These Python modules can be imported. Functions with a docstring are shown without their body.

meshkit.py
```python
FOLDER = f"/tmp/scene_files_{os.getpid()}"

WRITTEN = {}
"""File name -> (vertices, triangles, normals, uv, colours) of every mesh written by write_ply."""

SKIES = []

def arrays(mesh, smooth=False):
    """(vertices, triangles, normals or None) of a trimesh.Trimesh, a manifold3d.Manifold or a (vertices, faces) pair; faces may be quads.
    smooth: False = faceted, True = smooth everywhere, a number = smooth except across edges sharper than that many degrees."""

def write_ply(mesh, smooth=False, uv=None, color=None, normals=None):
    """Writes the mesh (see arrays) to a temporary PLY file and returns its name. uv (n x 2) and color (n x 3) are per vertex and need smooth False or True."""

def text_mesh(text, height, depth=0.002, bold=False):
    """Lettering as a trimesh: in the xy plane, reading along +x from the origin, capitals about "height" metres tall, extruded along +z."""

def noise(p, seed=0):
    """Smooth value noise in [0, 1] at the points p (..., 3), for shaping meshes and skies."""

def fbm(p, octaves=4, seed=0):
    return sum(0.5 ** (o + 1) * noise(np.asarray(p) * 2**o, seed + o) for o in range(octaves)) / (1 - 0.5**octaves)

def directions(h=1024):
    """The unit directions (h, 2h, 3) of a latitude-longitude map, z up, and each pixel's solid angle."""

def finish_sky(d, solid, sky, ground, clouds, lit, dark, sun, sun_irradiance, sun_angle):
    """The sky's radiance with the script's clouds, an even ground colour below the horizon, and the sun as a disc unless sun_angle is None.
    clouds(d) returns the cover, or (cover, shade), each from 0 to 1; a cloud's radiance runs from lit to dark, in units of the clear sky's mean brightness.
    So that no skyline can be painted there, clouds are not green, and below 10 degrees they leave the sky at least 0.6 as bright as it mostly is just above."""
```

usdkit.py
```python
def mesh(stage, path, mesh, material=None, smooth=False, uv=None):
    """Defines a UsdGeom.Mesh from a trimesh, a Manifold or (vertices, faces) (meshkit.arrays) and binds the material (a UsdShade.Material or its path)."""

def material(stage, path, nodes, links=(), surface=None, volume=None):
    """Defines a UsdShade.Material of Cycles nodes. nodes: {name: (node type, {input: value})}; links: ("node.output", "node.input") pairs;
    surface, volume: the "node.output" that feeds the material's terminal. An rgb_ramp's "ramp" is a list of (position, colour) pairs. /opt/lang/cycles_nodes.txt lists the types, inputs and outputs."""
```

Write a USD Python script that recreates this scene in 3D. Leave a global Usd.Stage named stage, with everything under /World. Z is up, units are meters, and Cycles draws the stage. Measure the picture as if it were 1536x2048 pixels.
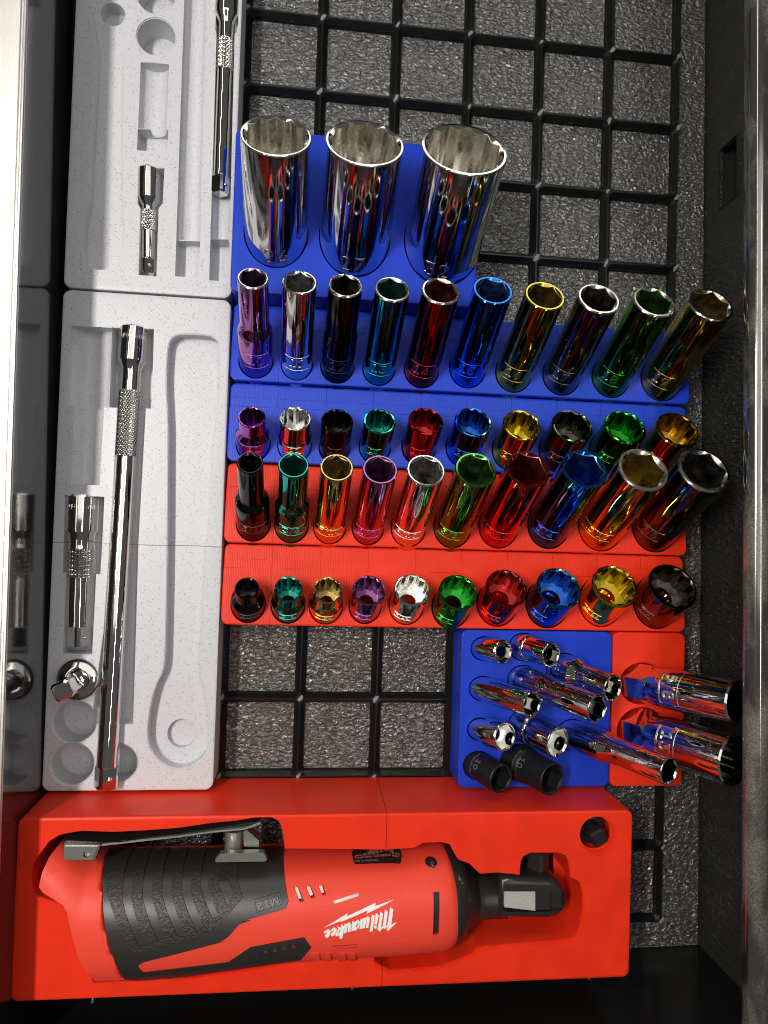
import math, random
import numpy as np, trimesh, usdkit, meshkit
from manifold3d import Manifold, CrossSection, FillRule, Mesh as MMesh, JoinType
from pxr import Usd, UsdGeom, UsdLux, UsdShade, Gf, Sdf

random.seed(7); RNG = np.random.default_rng(7)
stage = Usd.Stage.CreateInMemory()
UsdGeom.SetStageUpAxis(stage, UsdGeom.Tokens.z); UsdGeom.SetStageMetersPerUnit(stage, 1.0)
UsdGeom.Xform.Define(stage, '/World'); UsdGeom.Scope.Define(stage, '/World/Looks')

# ------------------------------------------------------------------ camera
# All modelling below is in millimetres on the 42 mm grid of the drawer insert (x right, y away, z up) and is
# written to the stage in metres.
F = 1420.0
R = np.array([[0.99323988, -0.03159772, -0.11169654], [0.03411675, 0.99920319, 0.02071303], [0.11095306, -0.02438373, 0.99352647]])
G = np.array([1, -1, -1.0])
CAM = np.array([-0.8424759, -284.36337638, 391.39416161])
right, up, back = R[0] * G, -R[1] * G, -R[2] * G
cam = UsdGeom.Camera.Define(stage, '/World/camera')
M = np.eye(4); M[0, :3], M[1, :3], M[2, :3], M[3, :3] = right, up, back, CAM / 1000
cam.AddTransformOp().Set(Gf.Matrix4d(*M.ravel().tolist()))
cam.CreateHorizontalApertureAttr(36.0); cam.CreateVerticalApertureAttr(48.0)
cam.CreateFocalLengthAttr(F / 1536 * 36); cam.CreateClippingRangeAttr(Gf.Vec2f(0.01, 20))
cam.CreateExposureAttr(0.0)

# ------------------------------------------------------------------ light: garage lamps
def rect_light(name, pos, aim, w, h, power, color, roll=0):
    l = UsdLux.RectLight.Define(stage, '/World/' + name)
    pos, aim = np.array(pos, float), np.array(aim, float)
    z = pos - aim; z /= np.linalg.norm(z); y = np.array([0, 1, 0.]); x = np.cross(y, z); x /= np.linalg.norm(x); y = np.cross(z, x)
    m = np.eye(4); m[0, :3], m[1, :3], m[2, :3], m[3, :3] = x, y, z, pos
    l.AddTransformOp().Set(Gf.Matrix4d(*m.ravel().tolist()))
    l.CreateWidthAttr(w); l.CreateHeightAttr(h); l.CreateIntensityAttr(power); l.CreateColorAttr(Gf.Vec3f(*color))
rect_light('work_lamp', (-.345, -.17, .82), (-.02, -.25, 0), .045, .30, 134, (1, .97, .90))
rect_light('ceiling_tube', (-.55, .50, 1.40), (0, -.25, 0), .06, 1.2, 8, (1, .97, .92))
rect_light('ceiling_tube_001', (.45, -.15, 1.5), (0, -.25, 0), .06, 1.2, 13, (1, .97, .92))
rect_light('ceiling_panel', (.15, .15, 2.0), (0, -.25, 0), 1.5, 1.3, 1.0, (1, .97, .93))
rect_light('bright_doorway', (.15, 1.55, .42), (0, -.25, .10), 1.9, 1.05, 1.8, (1, .965, .88))
dome = UsdLux.DomeLight.Define(stage, '/World/room_glow')
usdkit.material(stage, '/World/Looks/room_glow', {'b': ('background_shader', {'color': (1, .98, .95), 'strength': .075})}, surface='b.background')
dome.CreateIntensityAttr(1.0)
UsdShade.MaterialBindingAPI.Apply(dome.GetPrim()).Bind(UsdShade.Material.Get(stage, '/World/Looks/room_glow'))

# ------------------------------------------------------------------ helpers
def P(x, y, h):
    """Point of the drawer (mm) at height h under a pixel of the 1536 x 2048 photograph, by the measured camera."""
    d = (R.T @ np.array([(x - 768) / F, (y - 1024) / F, 1])) * G
    return CAM + d * (h - CAM[2]) / d[2]
def PP(pts, h): return [tuple(P(x, y, h)[:2]) for x, y in pts]
def Z(pts, ox, oy, s): return [(ox + x / s, oy + y / s) for x, y in pts]      # enlarged crop -> photograph
def CS(*polys): return CrossSection([np.array(p, float) for p in polys], FillRule.EvenOdd)
def ext(cs, z0, z1): return Manifold.extrude(cs, z1 - z0).translate((0, 0, z0))
def prism(poly, z0, z1, grow=0.0):
    c = CS(poly)
    if grow: c = c.offset(grow, JoinType.Round, 2.0, 24)
    return ext(c, z0, z1)
def rev(profile, seg=64): return Manifold.revolve(CS(profile), seg)
def box(x0, x1, y0, y1, z0, z1): return Manifold.cube((x1 - x0, y1 - y0, z1 - z0)).translate((x0, y0, z0))
def cyl(c, r, z0, z1, seg=64): return Manifold.cylinder(z1 - z0, r, r, seg).translate((c[0], c[1], z0))
def rrect(x0, x1, y0, y1, r, n=8):
    p = []
    for cx, cy, a0 in ((x1 - r, y1 - r, 0), (x0 + r, y1 - r, 90), (x0 + r, y0 + r, 180), (x1 - r, y0 + r, 270)):
        for k in range(n + 1):
            a = math.radians(a0 + 90 * k / n); p.append((cx + r * math.cos(a), cy + r * math.sin(a)))
    return p
def slab(x0, x1, y0, y1, z0, top, r=3.75, f=.8):
    """Rounded block with a softened upper edge; top(y) is its upper surface."""
    pts = []
    for inset, dz in ((0, None), (0, -f), (f * .3, -f * .3), (f, 0)):
        for x, y in rrect(x0 + inset, x1 - inset, y0 + inset, y1 - inset, max(r - inset, .3)):
            pts.append((x, y, z0 if dz is None else top(y) + dz))
    return Manifold.hull_points(np.array(pts))
def tm(m):
    k = m.to_mesh(); return np.array(k.vert_properties[:, :3], float), np.array(k.tri_verts, int)
def from_arrays(v, f): return Manifold(MMesh(np.asarray(v, np.float32), np.asarray(f, np.uint32)))
def arr(m):
    if isinstance(m, Manifold): return tm(m)
    if isinstance(m, trimesh.Trimesh): return np.array(m.vertices), np.array(m.faces)
    return np.asarray(m[0], float), np.asarray(m[1], int)
def cat(*ms):
    V, Fc, o = [], [], 0
    for m in ms:
        v, f = arr(m); V.append(v); Fc.append(f + o); o += len(v)
    return np.vstack(V), np.vstack(Fc)
def framed(m, e1, e2, e3, o):
    v, f = arr(m); return v @ np.array([e1, e2, e3]) + np.array(o), f

used = {}
def numbered(path):
    k = used.get(path, -1) + 1; used[path] = k
    return path if k == 0 else '%s_%03d' % (path, k)
class Thing:
    def __init__(s, name, label, category, base=(0, 0, 0), group=None, kind=None):
        s.path = numbered('/World/' + name); s.base = np.array(base, float)
        x = UsdGeom.Xform.Define(stage, s.path); x.AddTranslateOp().Set(Gf.Vec3d(*(s.base / 1000).tolist()))
        p = x.GetPrim(); p.SetCustomDataByKey('label', label); p.SetCustomDataByKey('category', category)
        if group: p.SetCustomDataByKey('group', group)
        if kind: p.SetCustomDataByKey('kind', kind)
    def part(s, name, m, mat, smooth=35, label=None, under=None):
        v, f = arr(m)
        path = numbered((under or s.path) + '/' + name)
        g = usdkit.mesh(stage, path, ((v - s.base) / 1000, f), mat, smooth=smooth)
        if label: g.GetPrim().SetCustomDataByKey('label', label)
        return path
    def holder_part(s, name, under=None):
        path = numbered((under or s.path) + '/' + name); UsdGeom.Xform.Define(stage, path); return path

# ------------------------------------------------------------------ materials
def mat(name, nodes, links=(), surface='p.BSDF'): return usdkit.material(stage, '/World/Looks/' + name, nodes, links, surface=surface)
def plain(name, color, rough, metallic=0.0, **k):
    return mat(name, {'p': ('principled_bsdf', {'base_color': color, 'roughness': rough, 'metallic': metallic, **k})})
def printed(name, color, rough=.42, var=.10, bands='diagonal', pitch=.55, bump=.22, spec=.22):
    """Printed plastic: fine layer lines, faint mottling."""
    c = np.array(color)
    return mat(name, {
        'g': ('geometry', {}), 'm': ('mapping', {'scale': (1, .15, 1)}),
        'n': ('noise_texture', {'scale': 900, 'detail': 3}), 'n2': ('noise_texture', {'scale': 60, 'detail': 3}),
        'w': ('wave_texture', {'bands_direction': bands, 'scale': 314 / pitch, 'distortion': .4, 'detail': 1, 'detail_scale': 1.0}),
        'r': ('rgb_ramp', {'ramp': [(.3, tuple(c * (1 - var))), (.7, tuple(np.minimum(c * (1 + var * .6), 1)))]}),
        'a': ('math', {'math_type': 'multiply_add', 'value2': .5}),
        'b': ('bump', {'strength': bump, 'distance': .00012}),
        'p': ('principled_bsdf', {'roughness': rough, 'ior': 1.46, 'specular_ior_level': spec})},
        [('g.position', 'm.vector'), ('m.vector', 'n.vector'), ('g.position', 'n2.vector'), ('g.position', 'w.vector'), ('n2.fac', 'r.fac'), ('r.color', 'p.base_color'),
         ('w.fac', 'a.value1'), ('n.fac', 'a.value3'), ('a.value', 'b.height'), ('b.normal', 'p.normal')])
M_red = printed('red_print', (.80, .032, .009))
M_redrow = printed('red_print_rows', (.80, .032, .009), bands='x', pitch=.86, bump=.5)
M_blue = printed('blue_print', (.009, .042, .50))
M_bluerow = printed('blue_print_rows', (.013, .056, .58), bands='x', pitch=.86, bump=.5, spec=.4)
M_white = mat('marble_print', {
    'g': ('geometry', {}), 'v': ('voronoi_texture', {'scale': 900}), 'v2': ('noise_texture', {'scale': 330, 'detail': 1}),
    'lt': ('math', {'math_type': 'less_than', 'value2': .27}), 'gt': ('math', {'math_type': 'greater_than', 'value2': .50}), 'mul': ('math', {'math_type': 'multiply'}),
    'fade': ('math', {'math_type': 'multiply', 'value2': .48}),
    'c': ('mix_color', {'a': (.575, .575, .61), 'b': (.13, .12, .12)}),
    'w': ('wave_texture', {'bands_direction': 'diagonal', 'scale': 240, 'distortion': .5}),
    'n': ('noise_texture', {'scale': 1200, 'detail': 2}), 'a': ('math', {'math_type': 'multiply_add', 'value2': .4}),
    'b': ('bump', {'strength': .25, 'distance': .00014}), 'p': ('principled_bsdf', {'roughness': .40, 'ior': 1.46})},
    [('g.position', 'v.vector'), ('g.position', 'v2.vector'), ('v.distance', 'lt.value1'), ('v2.fac', 'gt.value1'), ('lt.value', 'mul.value1'), ('gt.value', 'mul.value2'),
     ('mul.value', 'fade.value1'), ('fade.value', 'c.fac'), ('c.result', 'p.base_color'), ('g.position', 'w.vector'), ('g.position', 'n.vector'), ('w.fac', 'a.value1'), ('n.fac', 'a.value3'),
     ('a.value', 'b.height'), ('b.normal', 'p.normal')])
M_blackprint = printed('black_print', (.006, .006, .006), rough=.27, var=.3, bump=.2, spec=.5)
def leather(name, color, rough, scale=420, dist=.0011, strength=1.0, stretch=(.75, 1.35, 1), ior=1.5):
    return mat(name, {
        'g': ('geometry', {}), 'm': ('mapping', {'scale': stretch}), 'n': ('noise_texture', {'scale': scale, 'detail': 2.5, 'roughness': .55, 'distortion': .6}),
        'n2': ('noise_texture', {'scale': 9, 'detail': 3}), 'r': ('rgb_ramp', {'ramp': [(.3, (rough - .06,) * 3), (.7, (rough + .08,) * 3)]}),
        'b': ('bump', {'strength': strength, 'distance': dist}), 'p': ('principled_bsdf', {'base_color': color, 'ior': ior})},
        [('g.position', 'm.vector'), ('m.vector', 'n.vector'), ('g.position', 'n2.vector'), ('n2.fac', 'r.fac'), ('r.color', 'p.roughness'), ('n.fac', 'b.height'), ('b.normal', 'p.normal')])
M_liner = leather('pebbled_liner', (.060, .058, .052), .21, scale=430, dist=.0034, ior=2.6)
M_wallskin = leather('pebbled_wall', (.030, .029, .026), .34, scale=430, dist=.0042, stretch=(1, 1.6, .5), ior=1.7)
M_gloss = mat('gloss_black', {'g': ('geometry', {}), 'n': ('noise_texture', {'scale': 14, 'detail': 2}), 'r': ('rgb_ramp', {'ramp': [(.3, (.07,) * 3), (.75, (.12,) * 3)]}),
    'p': ('principled_bsdf', {'base_color': (.014, .014, .015), 'ior': 2.4})}, [('g.position', 'n.vector'), ('n.fac', 'r.fac'), ('r.color', 'p.roughness')])
M_frontgloss = plain('gloss_black_front', (.006, .006, .006), .22)
M_alu = mat('brushed_aluminium', {'g': ('geometry', {}), 'm': ('mapping', {'scale': (60, 1, 60)}), 'n': ('noise_texture', {'scale': 40, 'detail': 3}),
    'b': ('bump', {'strength': .25, 'distance': .0002}), 'p': ('principled_bsdf', {'base_color': (.86, .85, .80), 'metallic': 1, 'roughness': .36})},
    [('g.position', 'm.vector'), ('m.vector', 'n.vector'), ('n.fac', 'b.height'), ('b.normal', 'p.normal')])
M_rail = mat('smudged_steel', {'g': ('geometry', {}), 'm': ('mapping', {'scale': (1, .45, 1)}), 'n': ('noise_texture', {'scale': 46, 'detail': 6, 'roughness': .62}), 'n2': ('noise_texture', {'scale': 1400, 'detail': 2}),
    'mask': ('rgb_ramp', {'ramp': [(.46, (.08,) * 3), (.60, (.62,) * 3)]}), 'dust': ('rgb_ramp', {'ramp': [(.35, (.10, .098, .085)), (.7, (.30, .29, .26))]}),
    'p': ('principled_bsdf', {'metallic': 1, 'base_color': (.34, .335, .32), 'roughness': .12}), 'd': ('principled_bsdf', {'roughness': .6}), 'x': ('mix_closure', {})},
    [('g.position', 'm.vector'), ('m.vector', 'n.vector'), ('g.position', 'n2.vector'), ('n.fac', 'mask.fac'), ('mask.color', 'x.fac'), ('n2.fac', 'dust.fac'), ('dust.color', 'd.base_color'), ('p.BSDF', 'x.closure1'), ('d.BSDF', 'x.closure2')], surface='x.closure')
def metal(name, color, rough=.055):
    return mat(name, {'g': ('geometry', {}), 'n': ('noise_texture', {'scale': 160, 'detail': 4, 'roughness': .7}), 'r': ('rgb_ramp', {'ramp': [(.4, (rough * .75,) * 3), (.72, (rough * 1.9,) * 3)]}),
        'p': ('principled_bsdf', {'base_color': color, 'metallic': 1.0, 'specular_tint': (1, 1, 1)})},
        [('g.position', 'n.vector'), ('n.fac', 'r.fac'), ('r.color', 'p.roughness')])
COL = {'chrome': (.80, .79, .75), 'purple': (.40, .12, .52), 'orchid': (.42, .16, .44), 'black': (.045, .045, .047), 'teal': (.03, .46, .38), 'dark red': (.52, .045, .03),
       'red': (.60, .035, .025), 'blue': (.03, .22, .74), 'gold': (.66, .50, .07), 'pale gold': (.70, .55, .20), 'yellow gold': (.80, .58, .04), 'smoke': (.30, .26, .21), 'green': (.14, .46, .07), 'bright green': (.03, .50, .05),
       'bronze': (.66, .45, .13), 'orange gold': (.85, .50, .08), 'black nickel': (.18, .16, .14)}
MET = {k: metal('metal_' + k.replace(' ', '_'), v) for k, v in COL.items()}
M_chrome = MET['chrome']
M_bigbore = metal('bore_large_chrome', (.78, .75, .67), .19)
M_mark = metal('marking_chrome_light', (.92, .90, .84), .32)
BORE_SHADED = {k: metal('bore_shaded_' + k.replace(' ', '_'), tuple(c * (.75 if k == 'chrome' else .20) + .008 for c in v), .2)
    for k, v in COL.items()}  # bore walls: socket metal darkened, the shade inside put into the colour
DEEP_SHADED = {k: metal('deep_bore_shaded_' + k.replace(' ', '_'), tuple(c * .45 + .08 for c in v), .32) for k, v in COL.items()}  # deep bores: shade of the long hole mixed into each tint
LEDGE_LIT = {k: metal('ledge_lit_' + k.replace(' ', '_'), tuple(min(1, c * 1.35 + .05) for c in v), .5) for k, v in COL.items()}  # ledges: socket metal lightened so the bore floor looks lit
M_chromerim = metal('polished_rim', (.85, .82, .74), .14)
M_impact = plain('impact_black', (.010, .010, .011), .45, specular_ior_level=.3)
M_grey_ink = plain('grey_ink', (.13, .13, .126), .6)
M_toolred = mat('tool_red', {'g': ('geometry', {}), 'n': ('noise_texture', {'scale': 1500, 'detail': 2}), 'b': ('bump', {'strength': .35, 'distance': .0001}),
    'p': ('principled_bsdf', {'base_color': (.80, .062, .036), 'roughness': .48, 'specular_ior_level': .3})}, [('g.position', 'n.vector'), ('n.fac', 'b.height'), ('b.normal', 'p.normal')])
M_rubber = mat('grip_rubber', {'g': ('geometry', {}), 'n': ('noise_texture', {'scale': 1300, 'detail': 2}), 'b': ('bump', {'strength': .3, 'distance': .0001}),
    'p': ('principled_bsdf', {'base_color': (.021, .020, .018), 'roughness': .42, 'ior': 1.6})}, [('g.position', 'n.vector'), ('n.fac', 'b.height'), ('b.normal', 'p.normal')])
M_rubbertex = leather('grip_texture', (.021, .020, .018), .42, scale=700, dist=.0004, stretch=(1, 1, 1))
M_blackmetal = plain('black_steel', (.030, .029, .028), .30, metallic=.3)
M_grey = plain('grey_steel', (.50, .50, .46), .36, metallic=.8)
M_satin = plain('satin_steel', (.33, .33, .30), .34, metallic=.75)
M_ventcore = plain('vent_core_pale', (.75, .60, .55), .35)
M_black = plain('flat_black', (.008, .008, .008), .6)
M_ink = plain('white_print_ink', (.85, .82, .78), .5)
M_labelblack = plain('label_black', (.02, .018, .016), .35)
M_labelink = plain('label_ink', (.50, .20, .15), .5)
M_led = plain('dim_led', (.12, .03, .02), .3)

# ------------------------------------------------------------------ drawer: floor liner, walls, lips
def XL(Y): return 42 * (-3.11 + .0115 * (-Y / 42 - .3))
def XR(Y): return 42 * (5.455 + .0132 * (-Y / 42 + .9))
def YF(X): return -524 + .0132 * X
Y0, Y1 = 215.0, -524.0
def along(profile, line, ya, yb):
    """Closed profile (dx, z) drawn out along a side of the drawer."""
    n = len(profile); v = [(line(y) + dx, y, z) for y in (ya, yb) for dx, z in profile]
    f = []
    for i in range(n):
        j = (i + 1) % n; f += [(i, j, n + j), (i, n + j, n + i)]
    t = trimesh.creation.triangulate_polygon(__import__('shapely').geometry.Polygon(profile), engine='earcut')
    pts = np.array(profile); fl = []
    for tri in t[1]:
        idx = [int(np.argmin(((pts - t[0][k]) ** 2).sum(1))) for k in tri]; fl.append(idx)
    f += [tuple(k[::-1]) for k in fl] + [tuple(n + i for i in k) for k in fl]
    m = trimesh.Trimesh(np.array(v), np.array(f), process=False); trimesh.repair.fix_normals(m)
    return m
dr = Thing('tool_drawer', 'black steel tool drawer with glossy side walls and bright metal lip', 'drawer', (0, -250, -8), kind='structure')
yb = YF(0)
floor = prism([(XL(Y0) + .5, Y0), (XR(Y0) - 1.2, Y0), (XR(yb) - 1.2, YF(230) + .3), (XL(yb) + .5, YF(-125) + .3)], -6.4, -4.7)
dr.part('floor_liner', floor, M_liner)
dr.part('bottom', prism([(XL(Y0) - 5, Y0), (XR(Y0) + 5, Y0), (XR(yb) + 5, YF(230) - 3), (XL(yb) - 5, YF(-125) - 3)], -9, -6.5), M_black)
dr.part('side_wall', along([(0, -6.4), (0, 72.5), (-2, 72.5), (-2, -6.4)], XL, Y0, Y1 - 4), M_gloss, smooth=False, label='glossy left side wall')
def arc(cx, cz, r, a0, a1, n=8): return [(cx + r * math.cos(math.radians(a0 + (a1 - a0) * k / n)), cz + r * math.sin(math.radians(a0 + (a1 - a0) * k / n))) for k in range(n + 1)]
lip = [(-70, 72.6)] + [(2.2, 72.6)] + arc(1.9, 73.5, .9, -70, 80, 6) + [(1.2, 74.2), (1.2, 73.9), (.3, 73.9), (.3, 74.9)] + [(-.2, 75.0)] + [(-70, 75.0)]
dr.part('lip', along(lip, XL, Y0, Y1 - 4), M_alu, smooth=40, label='bright brushed metal lip on the left')
# right wall with its slot
wall = along([(0, -6.4), (2, -6.4), (2, 79), (0, 79)], XR, Y0, Y1 - 4)
wall = from_arrays(wall.vertices, wall.faces)
ya, ybs = P(1455, 283, 20)[1], P(1455, 400, 20)[1]
ya, ybs = -1.42 * 42, -2.22 * 42
wall = wall - box(XR(ya) - 3, XR(ya) + 6, ybs, ya, 9.5, 27)
dr.part('side_wall', wall, M_wallskin, smooth=False, label='pebbled right side wall with a slot')
fl_ = box(XR(ya) - .2, XR(ya) + 8, ybs - 4, ya + 4, 8, 34) - box(XR(ya) - 1, XR(ya) + 7, ybs, ya, 9.5, 27)
sl = dr.part('slot_frame', from_arrays(*arr(prism([(XR(ya) - .7, ya + .6), (XR(ya) + .1, ya + .6), (XR(ybs) + .1, ybs - .6), (XR(ybs) - .7, ybs - .6)], 8.7, 27.8) - box(XR(ya) - 3, XR(ya) + 6, ybs + .2, ya - .2, 9.7, 26.8))), M_blackmetal, smooth=False)
dr.part('slot_dark_box', box(XR(ya) + 2.2, XR(ya) + 12, ybs - 3, ya + 3, 6, 30) - box(XR(ya) + 1, XR(ya) + 11, ybs - 2, ya + 2, 7, 29), M_black, smooth=False)  # closed black box added behind the slot so its inside stays dark
dr.part('front_wall', prism([(XL(yb) - 2, YF(-130)), (XR(yb) + 2, YF(232)), (XR(yb) + 2, YF(232) - 2), (XL(yb) - 2, YF(-130) - 2)], -6.4, 78), M_frontgloss, smooth=False)
dr.part('back_wall', prism([(XL(Y0) - 2, Y0 - .5), (XR(Y0) + 2, Y0 - .5), (XR(Y0) + 2, Y0 + 1.5), (XL(Y0) - 2, Y0 + 1.5)], -6.4, 72), M_frontgloss, smooth=False)
hr = 80.0
pl0, pl1, pr0, pr1 = P(1496, 0, hr), P(1484, 2040, hr), P(1533, 0, hr), P(1536, 2040, hr)
rr = (pr0[0] - pl0[0] + pr1[0] - pl1[0]) / 4
def XRail(Y):
    t = (Y - pl0[1]) / (pl1[1] - pl0[1]); return (pl0[0] + pr0[0]) / 2 * (1 - t) + (pl1[0] + pr1[0]) / 2 * t
rail_profile = [(rr * math.cos(a), hr + rr * math.sin(a)) for a in np.linspace(0, 2 * math.pi, 40, endpoint=False)]
dr.part('rail', along(rail_profile, XRail, Y0, Y1 - 4), M_rail, smooth=40, label='smudged steel rail along the right edge')
flange = [(rr * .5, hr - 2.6), (30, hr - 2.6), (30, hr - .6), (rr * .5, hr - .6)]
dr.part('flange', along(flange, XRail, Y0, Y1 - 4), M_blackmetal, smooth=False)

M_scuff = leather('scuffed_print', (.22, .22, .205), .40, scale=1500, dist=.0004, stretch=(1, 1, 1))
# ------------------------------------------------------------------ grid plates
def ring(half, r, z): return [(x, y, z) for x, y in rrect(-half, half, -half, half, r, 5)]
def hull(*rings): return Manifold.hull_points(np.array(sum(rings, [])))
cut = hull(ring(20.75, 3.9, .05), ring(18.6, 1.8, -2.15)) + hull(ring(18.6, 1.8, -2.1), ring(18.6, 1.8, -4)) + hull(ring(18.6, 1.8, -3.95), ring(17.9, 1.1, -4.8))
cell = box(-21, 21, -21, 21, -4.65, 0) - cut
cv, cf = tm(cell)
def plate(x0, x1, r0, r1, label):
    t = Thing('grid_baseplate', label, 'baseplate', (42 * (x0 + x1) / 2, -42 * (r0 + r1) / 2, -4.65))
    ms = []
    for i in range(x0, x1):
        for j in range(r0, r1):
            v = cv.copy(); v[:, :2] *= .9997
            sx = 1 - (.012 if i in (x0, x1 - 1) else 0) * .5
            ms.append((v + [42 * i + 21, -42 * j - 21, 0], cf))
    t.part('grid_frame', cat(*ms), M_blackprint, smooth=False)
    for i in range(max(x0, -1) + (x0 == 1), x1 + 1):
        for j in range(r0, r1 + (r1 == 12)):
            if not ((r0 < 0 and j > -2 and not (i < 2 and j > 2)) or (8 < j < 11 and i < 2) or (i >= 4 and j > 10)): continue
            k = RNG.uniform(.7, 1.15); pts = []
            for q in range(10):
                a_ = q * math.pi / 5; rr_ = k * RNG.uniform(.65, 1.3); pts.append((1.0 * rr_ * math.cos(a_), 2.3 * rr_ * math.sin(a_)))
            t.part('scuffed_joint', ext(CS(pts), .01, .16).rotate((0, 0, RNG.uniform(-48, -22))).translate((42 * i + RNG.uniform(-.5, .5), -42 * j + RNG.uniform(-.5, .5), 0)), M_scuff, smooth=False)
    return t
plate(-3, 1, -4, 4, 'black grid base plate at the back left, under the pale tray')
plate(1, 5, -4, 4, 'black grid base plate with empty cells at the back right')
plate(-3, 1, 4, 12, 'black grid base plate with empty cells left of the front blue block')
plate(1, 5, 4, 12, 'black grid base plate under the socket rows, front right')
crumb = Thing('plastic_crumb', 'tiny pale crumb lying in an empty grid cell', 'crumb', P(1016, 133, -4.6))
cb = P(1016, 133, -4.7); crumb.part('sliver', rev([(0, -1.6), (.5, -1.2), (.6, .8), (0, 1.6)], 8).rotate((0, 90, -12)).translate((cb[0], cb[1], -4.1)), M_ink)

# ------------------------------------------------------------------ sockets
TH = math.radians(30.4)
AX = np.array([.014, math.sin(TH), math.cos(TH)]); AX /= np.linalg.norm(AX)
def frame(T, a, front=None):
    a = np.asarray(a, float) / np.linalg.norm(a)
    n = (CAM - T) if front is None else np.asarray(front, float)
    n = n - a * (n @ a); n /= np.linalg.norm(n); e1 = np.cross(a, n)
    return e1, -n, a
def hexagon(rc, rot=0): return [(rc * math.cos(rot + k * math.pi / 3), rc * math.sin(rot + k * math.pi / 3)) for k in range(6)]
def bore(rc, points, rot):
    c = CS(hexagon(rc, rot))
    if points == 12:
        th = np.linspace(0, 2 * math.pi, 144, endpoint=False); r = rc * (1 - .088 * np.abs(np.sin(6 * (th - rot))) ** 1.4)
        c = CS(np.stack([r * np.cos(th), r * np.sin(th)], 1))
    else:
        c = c.offset(-.3, JoinType.Round, 2, 16).offset(.3, JoinType.Round, 2, 16)
    return c
def wrap_text(text, height, r, z0, bold=False, depth=.22, phi0=0.0, up_axis=True, boxed=False):
    t = meshkit.text_mesh(text, height, depth + .15, bold); t = t.subdivide() if len(t.faces) < 900 else t
    v = np.array(t.vertices); w = v[:, 0].max() - v[:, 0].min(); u = v[:, 0] - v[:, 0].min() - w / 2; q = v[:, 1]
    if not up_axis: u, q = -q + height / 2, u            # lettering that runs along the axis
    ph = phi0 + u / r; rad = r - .15 + v[:, 2]
    out = [(np.stack([rad * np.sin(ph), -rad * np.cos(ph), z0 + q], 1), np.array(t.faces))]
    if boxed:
        for zz in (z0 - height * .35, z0 + height * 1.3):
            a = np.linspace(-(w * .5 + height * .45) / r, (w * .5 + height * .45) / r, 17) + phi0
            ring_ = []
            for rad_, dz in ((r - .1, -.16), (r + .2, -.1), (r + .2, .1), (r - .1, .16)):
                ring_.append(np.stack([rad_ * np.sin(a), -rad_ * np.cos(a), np.full_like(a, zz + dz)], 1))
            vv = np.vstack(ring_); ff = []
            for s in range(3):
                for k in range(16):
                    i = s * 17 + k; ff += [(i, i + 1, i + 18), (i, i + 18, i + 17)]
            out.append((vv, np.array(ff)))
    return cat(*out)
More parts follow.
